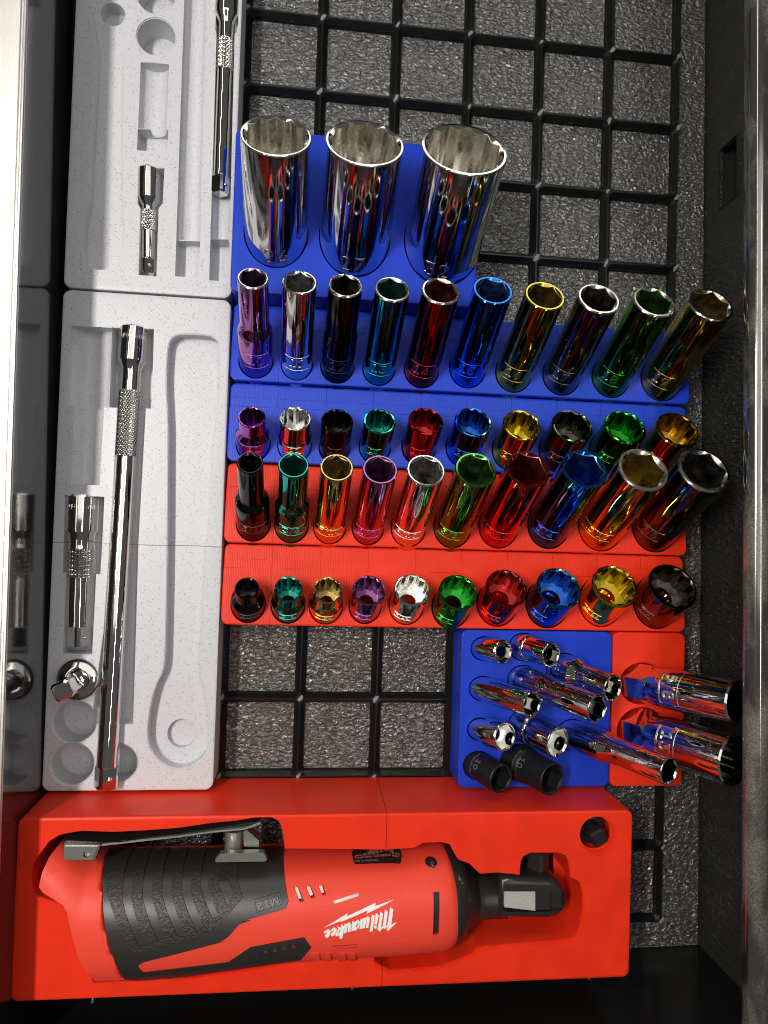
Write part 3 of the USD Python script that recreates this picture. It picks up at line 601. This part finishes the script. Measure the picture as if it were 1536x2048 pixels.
# adapters standing in round holes
def adapter(name, label, c_px, h_px, r, z0, ztop, post, post_top, matl, roll, rim_r=None):
    c = P(*c_px, h_px); t = Thing(name, label, 'adapter', (c[0], c[1], z0))
    cup = rev([(0, z0), (r - .6, z0), (r, z0 + .8), (r, ztop - 2.2), (r - .6, ztop - .8), (r * .72, ztop), (r * .6, ztop), (r * .5, ztop - 1.2), (0, ztop - 1.2)], 64).translate((c[0], c[1], 0))
    t.part('body', cup, matl, smooth=35)
    k = rev([(0, ztop - 1.3), (post * .62, ztop - 1.3), (post * .5, ztop + 2.5), (post * .5, ztop + 4.5), (post * .56, ztop + 5), (0, ztop + 5)], 40).translate((c[0], c[1], 0))
    t.part('neck', k, matl, smooth=35)
    sq = square_tip(post, ztop + 4.6, post_top, 1.0).rotate((0, 0, math.degrees(roll))).translate((c[0], c[1], 0))
    p = t.part('square_drive', sq, matl, smooth=False)
    ball = Manifold.sphere(post * .17, 24).translate((0, -post * .44, (ztop + 4.6 + post_top) / 2)).rotate((0, 0, math.degrees(roll))).translate((c[0], c[1], 0))
    t.part('detent_ball', ball, matl, smooth=True, under=p)
adapter('chrome_adapter', 'chrome drive adapter standing in the round hole beside the long bar', Z([(476, 922)], *C5)[0], HT, 9.6, 6, 21, 8.6, 44, M_chrome, .45)

# ------------------------------------------------------------------ ratchet holder
HB = 49.0
C0, C1, C2 = (0, 1560, 3.072), (400, 1560, 3.072), (800, 1560, 3.072)
rb_ = slab(-126 + .1, 168 - g, -504 + .4, -420 - .8, .02, lambda y: HB, r=3.75, f=1.4)
up_edge = Z([(240, 712), (205, 668), (200, 575), (215, 505), (255, 455), (305, 385), (365, 348), (400, 338), (500, 322), (700, 328), (900, 318), (1100, 303), (1300, 273)], *C0) + \
          Z([(230, 258), (330, 240), (440, 238), (480, 262), (497, 300), (515, 430), (1150, 436), (1320, 425), (1370, 396), (1480, 390), (1530, 402)], *C1) + \
          Z([(320, 440), (355, 498), (420, 520), (490, 585), (600, 578), (742, 592), (750, 505), (765, 475), (805, 455), (975, 455), (1015, 472), (1030, 510), (1042, 602)], *C2)
low_edge = Z([(1050, 800), (980, 862), (620, 870), (440, 880), (330, 965), (285, 1040)], *C2) + Z([(1490, 1042), (1100, 1078), (640, 1108), (400, 1150)], *C1) + Z([(1230, 1208), (742, 1228), (585, 1242), (500, 1085), (445, 905), (415, 795), (385, 758)], *C0)
tool_hole = PP(up_edge + low_edge, HB)
rb_ = rb_ - prism(tool_hole, -1, HB + 2, .5)
for k in range(4):
    q = (k + 1) / 4; rb_ = rb_ - prism(tool_hole, HB - 1 + q, HB + 2, .5 + 1 - math.sqrt(1 - q * q) if k < 3 else 1.5)
pocket = PP(Z([(1035, 600), (1105, 628), (1125, 700), (1124, 820), (1095, 950), (1070, 975), (990, 990), (480, 1035), (440, 1080), (250, 1152), (-60, 1180), (-200, 1100), (400, 800), (900, 700)], *C2), HB)
pk = CS(pocket).offset(-3, JoinType.Round, 2, 24).offset(3, JoinType.Round, 2, 24)
rb_ = rb_ - Manifold.extrude(pk, 40).translate((0, 0, 24))
for k in range(6):
    q = (k + 1) / 6; rb_ = rb_ - Manifold.extrude(pk.offset(2.2 * (1 - math.sqrt(max(0, 1 - q * q))), JoinType.Round, 2, 24), 10).translate((0, 0, HB - 2.2 + 2.2 * q))
ah = P(1193, 1668, HB)
rb_ = rb_ - cyl(ah, 8.3, 20, HB + 1)
for k in range(8):
    q = (k + 1) / 8; rb_ = rb_ - cyl((ah[0] + .9, ah[1] - .9), 8.3 + 3.0 * (1 - math.sqrt(max(0, 1 - q * q))), HB - 3.2 + 3.2 * q, HB + 1)
rh = Thing('ratchet_holder', 'large red printed block with a recess for the cordless ratchet', 'tool holder', (21, -462, 0))
rh.part('holder_half', rb_.trim_by_plane((-1, 0, 0), -43.4), M_red, smooth=30, label='left half, left of the seam')
rh.part('holder_half', rb_.trim_by_plane((1, 0, 0), 43.65), M_red, smooth=30, label='right half, with the round adapter hole')
for px_ in ((185, 2003), (705, 1984), (1180, 1961)):
    pz = P(px_[0], px_[1], 44.5)
    sc = rev([(0, 0), (1.5, 0), (1.5, 4.5 if px_[0] < 500 else 3.2), (1.1, 5.2 if px_[0] < 500 else 3.9), (0, 5.2 if px_[0] < 500 else 3.9)], 20).rotate((90, 0, 0)).translate((pz[0], -503.2, pz[2] - 1))
    rh.part('side_screw', sc, M_chromerim)
adapter('black_adapter', 'black impact drive adapter sunk in the round hole of the red block', (1190, 1667), HB, 8.0, 21, 43.5, 7.6, 55, M_impact, .45)

# ------------------------------------------------------------------ cordless ratchet
def loft(stations, n=72, grow=0.0):
    """Stations (x px, y top px, y bottom px, centre height, half height, exponent) -> closed body."""
    V = []; t = np.linspace(0, 2 * math.pi, n, endpoint=False)
    for (x, y0_, y1_, zc, rz, ex) in stations:
        a, b = P(x, y0_, zc), P(x, y1_, zc); D_ = a[1] - b[1]; k_ = (y1_ - 1054) / F * rz; ry = (D_ * D_ - k_ * k_) / (2 * D_); yc = a[1] - ry; ry += grow; rz = rz + grow; X = (a[0] + b[0]) / 2
        c, s_ = np.cos(t), np.sin(t)
        V.append(np.stack([np.full(n, X), yc + ry * np.sign(c) * np.abs(c) ** (2 / ex), zc + rz * np.sign(s_) * np.abs(s_) ** (2 / ex)], 1))
    m = len(V); c0, c1 = V[0].mean(0), V[-1].mean(0); c0[0] -= grow; c1[0] += grow
    v = np.vstack(V + [c0[None], c1[None]]); f = []
    for k in range(m - 1):
        for j in range(n):
            a0, a1 = k * n + j, k * n + (j + 1) % n; f += [(a0, a1 + n, a1), (a0, a0 + n, a1 + n)]
    for j in range(n):
        f.append((m * n, j, (j + 1) % n)); f.append((m * n + 1, (m - 1) * n + (j + 1) % n, (m - 1) * n + j))
    q = from_arrays(v, np.array(f))
    return q if q.volume() > 0 else from_arrays(v, np.array(f)[:, ::-1])
def dense(st, k=4):
    st = np.array(st, float); x = np.linspace(0, len(st) - 1, (len(st) - 1) * k + 1); i = np.arange(len(st))
    from scipy.interpolate import PchipInterpolator
    return [tuple(r) for r in PchipInterpolator(i, st)(x)]
body_st = dense([(150, 1722, 1945, 28, 19, 2.6), (165, 1712, 1955, 28, 23.5, 2.5), (200, 1708, 1958, 28, 26.5, 2.4), (260, 1707, 1957, 28, 28, 2.35), (400, 1706, 1946, 28, 28.5, 2.35), (546, 1703, 1926, 29, 28, 2.4), (640, 1702, 1914, 30, 27.5, 2.5), (774, 1700, 1906, 31, 27, 2.5), (848, 1690, 1900, 31.5, 26.8, 2.45), (880, 1690, 1896, 31.5, 26.2, 2.4), (896, 1705, 1888, 31.5, 24.5, 2.3), (905, 1722, 1876, 31.5, 21.5, 2.2)])
base_loft = loft(body_st)
def skin(grow): return loft(body_st, grow=grow)
tool = Thing('cordless_ratchet', 'red and black cordless ratchet lying in the red block, its lettering upside down', 'power tool', (*P(520, 1820, 0)[:2], 2))
HM = 54.0
_bv, _bf = tm(base_loft); _t0, _e1, _e2 = _bv[_bf[:, 0]], _bv[_bf[:, 1]] - _bv[_bf[:, 0]], _bv[_bf[:, 2]] - _bv[_bf[:, 0]]
def S(x, y, h=None):
    """Where a line of sight meets the tool's body; beside the body, a point just off its flank."""
    d = P(x, y, 0) - CAM; p = np.cross(d, _e2); det = (_e1 * p).sum(1); det = np.where(np.abs(det) < 1e-12, 1e-12, det)
    q = CAM - _t0; u = (q * p).sum(1) / det; w = np.cross(q, _e1); v = (w @ d) / det; t = (_e2 * w).sum(1) / det
    ok = (u > -1e-6) & (v > -1e-6) & (u + v < 1 + 1e-6) & (t > 0)
    if ok.any(): return CAM + d * t[ok].min()
    o = P(x, y, 31); o[1] += 1.5 if y < 1830 else -1.5
    return o
def TP(pts, h=None): return [tuple(S(x, y)[:2]) for x, y in pts]
def on(poly_px, grow, z0=24, h=HM): return skin(grow) ^ prism(TP(poly_px), z0, 80)
batt_st = dense([(60, 1655, 1965, 27, 10, 3.4), (78, 1655, 1965, 27, 20, 3.2), (110, 1660, 1966, 27, 24, 3.2), (150, 1680, 1966, 27.5, 25.6, 2.9), (175, 1698, 1964, 28, 26.3, 2.6), (200, 1706, 1962, 28, 26.9, 2.4), (260, 1705, 1960, 28, 28.3, 2.36), (330, 1705, 1956, 28, 28.5, 2.35)])
batt_poly = Z([(400, 352), (360, 362), (335, 395), (305, 470), (272, 512), (243, 590), (232, 668), (258, 695), (385, 758), (418, 795), (447, 905), (502, 1085), (585, 1238), (772, 1222), (730, 1100), (690, 985), (655, 850), (635, 760), (620, 690), (590, 610), (520, 560), (520, 530), (600, 525), (635, 500), (645, 455), (600, 440), (400, 500)], *C0)
tool.part('battery', loft(batt_st, grow=.8) ^ prism(PP(batt_poly, 52), 8, 80), M_toolred, smooth=40, label='red battery end cap')
ridge = Z([(335, 400), (310, 470), (275, 515), (245, 600), (262, 612), (355, 585), (385, 520), (390, 400)], *C0)
tool.part('battery_ridge', loft([(a, b, c, d, e_ + 1.6, f_) for a, b, c, d, e_, f_ in batt_st]) ^ prism(PP(ridge, 53), 20, 80), M_toolred, smooth=40)
housing_poly = [(170, 1600), (174, 1740), (202, 1800), (208, 1850), (238, 1925), (262, 1990), (960, 2000), (960, 1600)]
hs = base_loft ^ prism(PP(housing_poly, 54), 2, 80)
bl = [(458, 548), (480, 574), (548, 612), (578, 692), (592, 762), (612, 852), (648, 987), (690, 1102), (742, 1224)]
tool.part('battery_rim', loft(batt_st, grow=.95) ^ prism(PP(Z(bl + [(x - 24, y + 6) for x, y in bl[::-1]], *C0), 54), 20, 80), M_toolred, smooth=35)
def GP(pts, h=None): return [tuple((S(x, y) if y > 1752 else P(x, y - 26, 54))[:2]) for x, y in pts]
slots = [Z([(578, 658), (604, 655), (641, 746), (614, 752)], *C1), Z([(650, 655), (680, 652), (711, 722), (684, 730)], *C1), Z([(725, 650), (755, 648), (777, 706), (754, 711)], *C1)]
slit = Z([(820, 742), (971, 692), (977, 712), (829, 764)], *C1)
side_slot = Z([(1434, 690), (1470, 686), (1466, 950), (1430, 955)], *C1); low_slit = Z([(815, 1018), (970, 1008), (972, 1030), (817, 1038)], *C1)
for pz in slots + [side_slot, low_slit]: hs = hs - (prism(TP(pz, HM), 20, 80) - skin(-1.3))
tool.part('housing', hs, M_toolred, smooth=35)
for pz in slots:
    tool.part('vent_slot', skin(-1.25) ^ prism(TP(pz, HM), 24, 80, .15), M_black, smooth=35)
for pz in slots[:2] + [slots[2]]:
    p_ = np.array(pz); c_ = p_.mean(0); p_ = c_ + (p_ - c_) * [.62, .72] + [-2.0, -1.5]
    tool.part('vent_core', skin(-.5) ^ prism(TP(p_, HM), 24, 80, .1), M_ventcore, smooth=35)
tool.part('side_vent', skin(-1.25) ^ prism(TP(side_slot, HM), 24, 80, .15), M_black, smooth=35)
tool.part('low_vent', skin(-1.25) ^ prism(TP(low_slit, 42), 24, 80, .15), M_black, smooth=35)
tool.part('bright_slit', skin(.06) ^ prism(TP(slit, 55), 24, 80), M_grey, smooth=35)
sh_c = S(*Z([(1420, 505)], *C1)[0], 43)
tool.part('screw_hole', skin(.08) ^ Manifold.cylinder(60, 2.9, 2.9, 40).scale((1, .40, 1)).translate((sh_c[0], sh_c[1], 24)), M_black, smooth=35)
tool.part('screw_head', skin(.16) ^ cyl((sh_c[0] + .5, sh_c[1] - .5), .9, 24, 80), M_satin, smooth=35)
grip = Z([(548, 548), (560, 612), (578, 690), (592, 760), (612, 850), (648, 985), (690, 1100), (742, 1224), (830, 1218), (880, 1180), (843, 1140), (880, 1115), (1350, 995), (1400, 960), (1465, 885), (1536, 860)], *C0) + Z([(230, 872), (525, 785), (541, 740), (478, 560), (448, 438), (100, 420), (-300, 430)], *C1) + Z([(650, 440), (640, 505), (610, 530)], *C0)
tool.part('grip', skin(.7) ^ prism(GP(grip), 24, 80), M_rubber, smooth=35)
panel = CS(GP(Z([(648, 480), (655, 600), (690, 780), (750, 930), (815, 1062), (860, 1058), (1280, 932), (1345, 880), (1493, 710), (1462, 600), (1430, 562), (1312, 556), (1275, 500), (1262, 460)], *C0), HM))
for a0, a1, b0, b1 in (((690, 445), (752, 445), (898, 996), (850, 1010)), ((815, 445), (878, 445), (1020, 962), (970, 978)), ((935, 445), (1000, 445), (1138, 932), (1088, 944)), ((1062, 445), (1120, 445), (1256, 895), (1202, 908)), ((1190, 445), (1246, 445), (1345, 830), (1308, 848))):
    mid = lambda p, q, k: ((p[0] + q[0]) / 2 + k, (p[1] + q[1]) / 2)
    panel = panel - CS(GP(Z([a0, a1, mid(a1, b0, -14), b0, b1, mid(a0, b1, -14)], *C0), HM))
panel = panel - CS(GP(Z([(1338, 600), (1400, 594), (1440, 690), (1396, 758)], *C0), HM))
tool.part('grip_texture', skin(1.15) ^ Manifold.extrude(panel, 60).translate((0, 0, 24)), M_rubbertex, smooth=35)
lower = Z([(742, 1224), (880, 1180), (1410, 1117), (1440, 1098), (1536, 1035)], *C0) + Z([(180, 1112), (310, 1025), (640, 965), (682, 1026), (612, 1104), (0, 1192), (-300, 1225)], *C1)
tool.part('lower_grip', on(lower, .55, 10), M_rubber, smooth=35)
gauge = Z([(360, 1055), (625, 990), (635, 1030), (362, 1085)], *C1)
tool.part('fuel_gauge', on(gauge, .75, 10), M_labelblack, smooth=35)
for gx, gy in ((405, 1052), (460, 1040), (517, 1027), (575, 1017)):
    c = S(*Z([(gx, gy)], *C1)[0], 41); tool.part('gauge_light', skin(.95) ^ cyl(c, .9, 10, 80, 20), M_led)
badge = Z([(330, 727), (490, 682), (512, 762), (346, 816)], *C1)
bd = CS(TP(badge, HM)); tool.part('model_badge', (skin(1.0) ^ Manifold.extrude(bd - bd.offset(-.55), 60).translate((0, 0, 24))), M_rubber, smooth=35)
def lettering(text, origin, u_end, v_end, bold=False, h=54.0, grow=.3, shear=0):
    """Lettering laid over the tool: origin = start of the baseline, u_end = end of the baseline, v_end = top of the first capital (photo pixels)."""
    t = meshkit.text_mesh(text, 1.0, .02, bold); v = np.array(t.vertices); w = v[:, 0].max()
    o, u, q = S(*origin)[:2], S(*u_end)[:2], S(*v_end)[:2]
    xy = o + np.outer(v[:, 0] / w, u - o) + np.outer(v[:, 1], q - o)
    zz = np.where(v[:, 2] > .01, 80.0, 24.0)
    m = from_arrays(np.c_[xy, zz], t.faces)
    if m.volume() < 0 or m.is_empty(): m = from_arrays(np.c_[xy, zz], np.array(t.faces)[:, ::-1])
    return skin(grow) ^ m
M_badge = plain('badge_lettering', (.15, .147, .13), .45)
tool.part('model_lettering', lettering('M12', Z([(484, 706)], *C1)[0], Z([(352, 748)], *C1)[0], Z([(496, 752)], *C1)[0], True, 54, 1.2), M_badge, smooth=35)
LZ = (600, 1760, 6.4)
LETTERS = [[[(1155, 350), (1190, 373), (1162, 575), (1228, 545), (1130, 642), (1112, 634), (1124, 560)], [(1090, 380), (1121, 405), (1092, 592), (1128, 575), (1078, 624), (1058, 600)], [(1030, 408), (1060, 432), (1030, 612), (1070, 592), (1020, 652), (996, 628)]],
 [[(972, 425), (1004, 446), (982, 562), (954, 562)], [(952, 586), (980, 582), (978, 612), (952, 616)]],
 [[(922, 440), (954, 462), (924, 650), (895, 655), (904, 600)]],
 [[(862, 460), (893, 482), (872, 602), (845, 610)], [(815, 484), (846, 505), (824, 610), (798, 616)], [(775, 506), (802, 520), (786, 618), (764, 622)], [(790, 502), (880, 470), (876, 492), (786, 522)]],
 [[(738, 508), (764, 534), (750, 600), (712, 642), (682, 630), (694, 548)], [(672, 526), (702, 550), (690, 640), (660, 650)]],
 [[(622, 542), (654, 566), (640, 656), (614, 664)], [(574, 560), (606, 582), (592, 668), (566, 676)], [(590, 562), (640, 548), (640, 566), (596, 584)]],
 [[(532, 566), (566, 592), (540, 740), (514, 748), (504, 712)], [(480, 590), (520, 614), (470, 690), (530, 660), (526, 686), (462, 716), (456, 690), (496, 622)]],
 [[(440, 606), (470, 628), (440, 700), (408, 716), (394, 690), (436, 650), (432, 640), (398, 652), (396, 640)]],
 [[(360, 630), (392, 652), (376, 706), (346, 738), (318, 712), (356, 670), (352, 662), (312, 676), (308, 664)]]]
for strokes in LETTERS:
    c_ = CrossSection()
    for q_ in strokes: c_ = c_ + CS(TP(Z(q_, *LZ), 55)).offset(.12, JoinType.Round, 2, 12)
    if strokes is LETTERS[4]: c_ = c_ - CS(TP(Z([(734, 552), (742, 560), (728, 600), (714, 612), (722, 560)], *LZ), 55))
    tool.part('logo_letter', skin(.25) ^ Manifold.extrude(c_, 60).translate((0, 0, 24)), M_ink, smooth=35)
bolt = Z([(1197, 250), (962, 332), (968, 286), (600, 464), (612, 422), (313, 606), (540, 512), (520, 535), (868, 384), (850, 431)], *LZ)
tool.part('lightning_bolt', skin(.25) ^ prism(TP(bolt, 55), 24, 80), M_ink, smooth=35)
lab = Z([(930, 425), (1232, 428), (1230, 512), (950, 515)], *C1)
tool.part('warning_label', on(lab, .12, 24, 38.5), M_labelblack, smooth=35)
for txt, oy, ex, hh in (('Afin de réduire le risque de', 452, 1222, 37.5), ("blessures, l'utilisateur doit", 474, 1218, 40.5), ('lire le manuel.', 497, 1096, 43)):
    tool.part('label_line', lettering(txt, Z([(950, oy)], *C1)[0], Z([(ex, oy - 9)], *C1)[0], Z([(949, oy - 9)], *C1)[0], False, hh, .22), M_labelink, smooth=35)
lp = CS(TP(Z([(640, 815), (1205, 628), (1222, 640), (1318, 958), (1272, 1000), (760, 1040)], *C1), 54))
tool.part('logo_panel', skin(.12) ^ Manifold.extrude(lp - lp.offset(-1.0), 60).translate((0, 0, 24)), M_toolred, smooth=35)
for kx in (690, 760, 850, 910):
    tool.part('rib', skin(.9) ^ prism(TP(Z([(kx, 1068), (kx + 42, 1064), (kx + 46, 1100), (kx + 4, 1104)], *C1), 33), 20, 80), M_toolred)
# head
collar = loft(dense([(886, 1690, 1897, 31.5, 25, 2.1), (897, 1694, 1893, 31.5, 24.6, 2.1), (912, 1700, 1884, 31.5, 23, 2.05), (928, 1718, 1866, 31.5, 19, 2), (944, 1740, 1848, 31.5, 14, 2), (952, 1752, 1842, 31.5, 11.8, 2), (1000, 1752, 1838, 31.5, 11, 2), (1008, 1753, 1838, 31.5, 10.6, 2.2)]))
tool.part('collar', collar, M_blackmetal, smooth=35)
hd_px = [(1000, 1756), (1040, 1755), (1100, 1757), (1118, 1764), (1130, 1780), (1137, 1797), (1134, 1815), (1120, 1832), (1100, 1839), (1040, 1838), (1000, 1836)]
hdc = CS(PP(hd_px, 45)); hr_ = []
for k in range(9):
    q_ = math.radians(90 * k / 8); pl_ = np.vstack(hdc.offset(-3.4 * (1 - math.cos(q_)), JoinType.Round, 2, 24).to_polygons())
    hr_ += [(x, y, 42 + 3.6 * math.sin(q_)) for x, y in pl_] + [(x, y, 20 - 2 * math.sin(q_)) for x, y in pl_]
hdm = Manifold.hull_points(np.array(hr_))
win = PP(Z([(632, 680), (880, 682), (1010, 690), (1010, 800), (880, 808), (632, 806)], *C2), 45)
hdm = hdm - prism(win, 42, 60)
tool.part('head', hdm, M_blackmetal, smooth=40)
insert = PP(Z([(640, 684), (830, 684), (830, 802), (640, 780)], *C2), 45)
hp = prism(insert, 40, 45.2)
M_cast = leather('cast_flat', (.42, .42, .38), .42, scale=1300, dist=.0004, stretch=(1, 1, 1), ior=1.8)
tool.part('head_yoke', hp, M_cast, smooth=35, label='bright flat on the black head')
ck = PP(Z([(832, 686), (925, 690), (925, 800), (832, 802)], *C2), 45)
tool.part('head_pin', prism(ck, 40, 44.4), M_blackmetal, smooth=35)
an = P(1076, 1735, 34)
dv = square_tip(9.4, 0, 15, .7).rotate((90, 0, 0)).rotate((0, 45, 0))
dvv, dvf = tm(dv); dvv[:, 1] *= -1; dvf = dvf[:, ::-1]
tool.part('anvil', (dvv + [an[0], P(1076, 1757, 34)[1] - .5, 33], dvf), M_blackmetal, smooth=False)
tool.part('anvil_collar', Manifold.cylinder(1.8, 6.6, 6.2, 40).rotate((-90, 0, 0)).translate((an[0], P(1076, 1757, 34)[1] - .4, 33)), M_blackmetal, smooth=35)
# paddle lever, button, slide
edge_ = Z([(612, 398), (900, 366), (1100, 344), (1300, 316), (1536, 285)], *C0) + Z([(100, 312), (270, 296), (330, 278), (368, 258), (374, 266), (332, 288), (270, 306), (100, 322)], *C1) + Z([(1300, 324), (1100, 352), (900, 374), (612, 407)], *C0)
tool.part('lever_edge', prism(PP(edge_, 46.5), 44, 46.5), M_grey, smooth=35, label='thin bright edge of the lever')
lev = Z([(388, 366), (440, 372), (620, 384), (760, 380), (900, 352), (1100, 330), (1300, 298), (1536, 262)], *C0) + Z([(200, 262), (300, 258), (365, 256), (372, 264), (330, 284), (270, 302), (100, 318)], *C1) + Z([(1100, 348), (900, 370), (615, 403), (585, 410), (388, 402)], *C0)
tool.part('paddle_lever', prism(PP(lev, 46), 14, 46), M_blackmetal, smooth=35)
clv = CS(PP(Z([(388, 400), (612, 402), (600, 440), (580, 490), (560, 498), (400, 498), (390, 488)], *C0), 49))
clm = Manifold.extrude(clv, 30).translate((0, 0, 18)) + Manifold.extrude(clv.offset(-.7), 30.8).translate((0, 0, 18)) - cyl(P(*Z([(536, 456)], *C0)[0], 48), 1.6, 46, 60, 24)
cp = tool.part('lever_clevis', clm, M_satin, smooth=35)
tool.part('clevis_pin', rev([(0, 46.2), (1.2, 46.2), (1.2, 47.6), (.6, 47.6), (.6, 46.8), (0, 46.8)], 20).translate(tuple(P(*Z([(536, 456)], *C0)[0], 48)[:2]) + (0,)), M_grey, under=cp)
b0, b1 = P(467, 1706, 36), P(467, 1664, 36)
tool.part('speed_button', Manifold.cylinder(b1[1] - b0[1] + 2, 4.4, 4.1, 40).rotate((-90, 0, 0)).translate((b0[0], b0[1] - 1, 36)) - box(b0[0] - 3.2, b0[0] - 1.8, b0[1] + 2.2, b0[1] + 3.8, 38, 45) - box(b0[0] + 1.2, b0[0] + 2.6, b0[1] + 2.2, b0[1] + 3.8, 38, 45), M_grey, smooth=35)
tool.part('button_base', prism(PP(Z([(92, 492), (128, 452), (390, 444), (412, 488), (400, 500), (100, 504)], *C1), 50), 46.5, 50.2), M_satin, smooth=35)
tool.part('lever_stop', prism(PP(Z([(268, 420), (265, 330), (285, 318), (362, 385), (358, 424)], *C1), 46), 36, 44), M_satin, smooth=35)
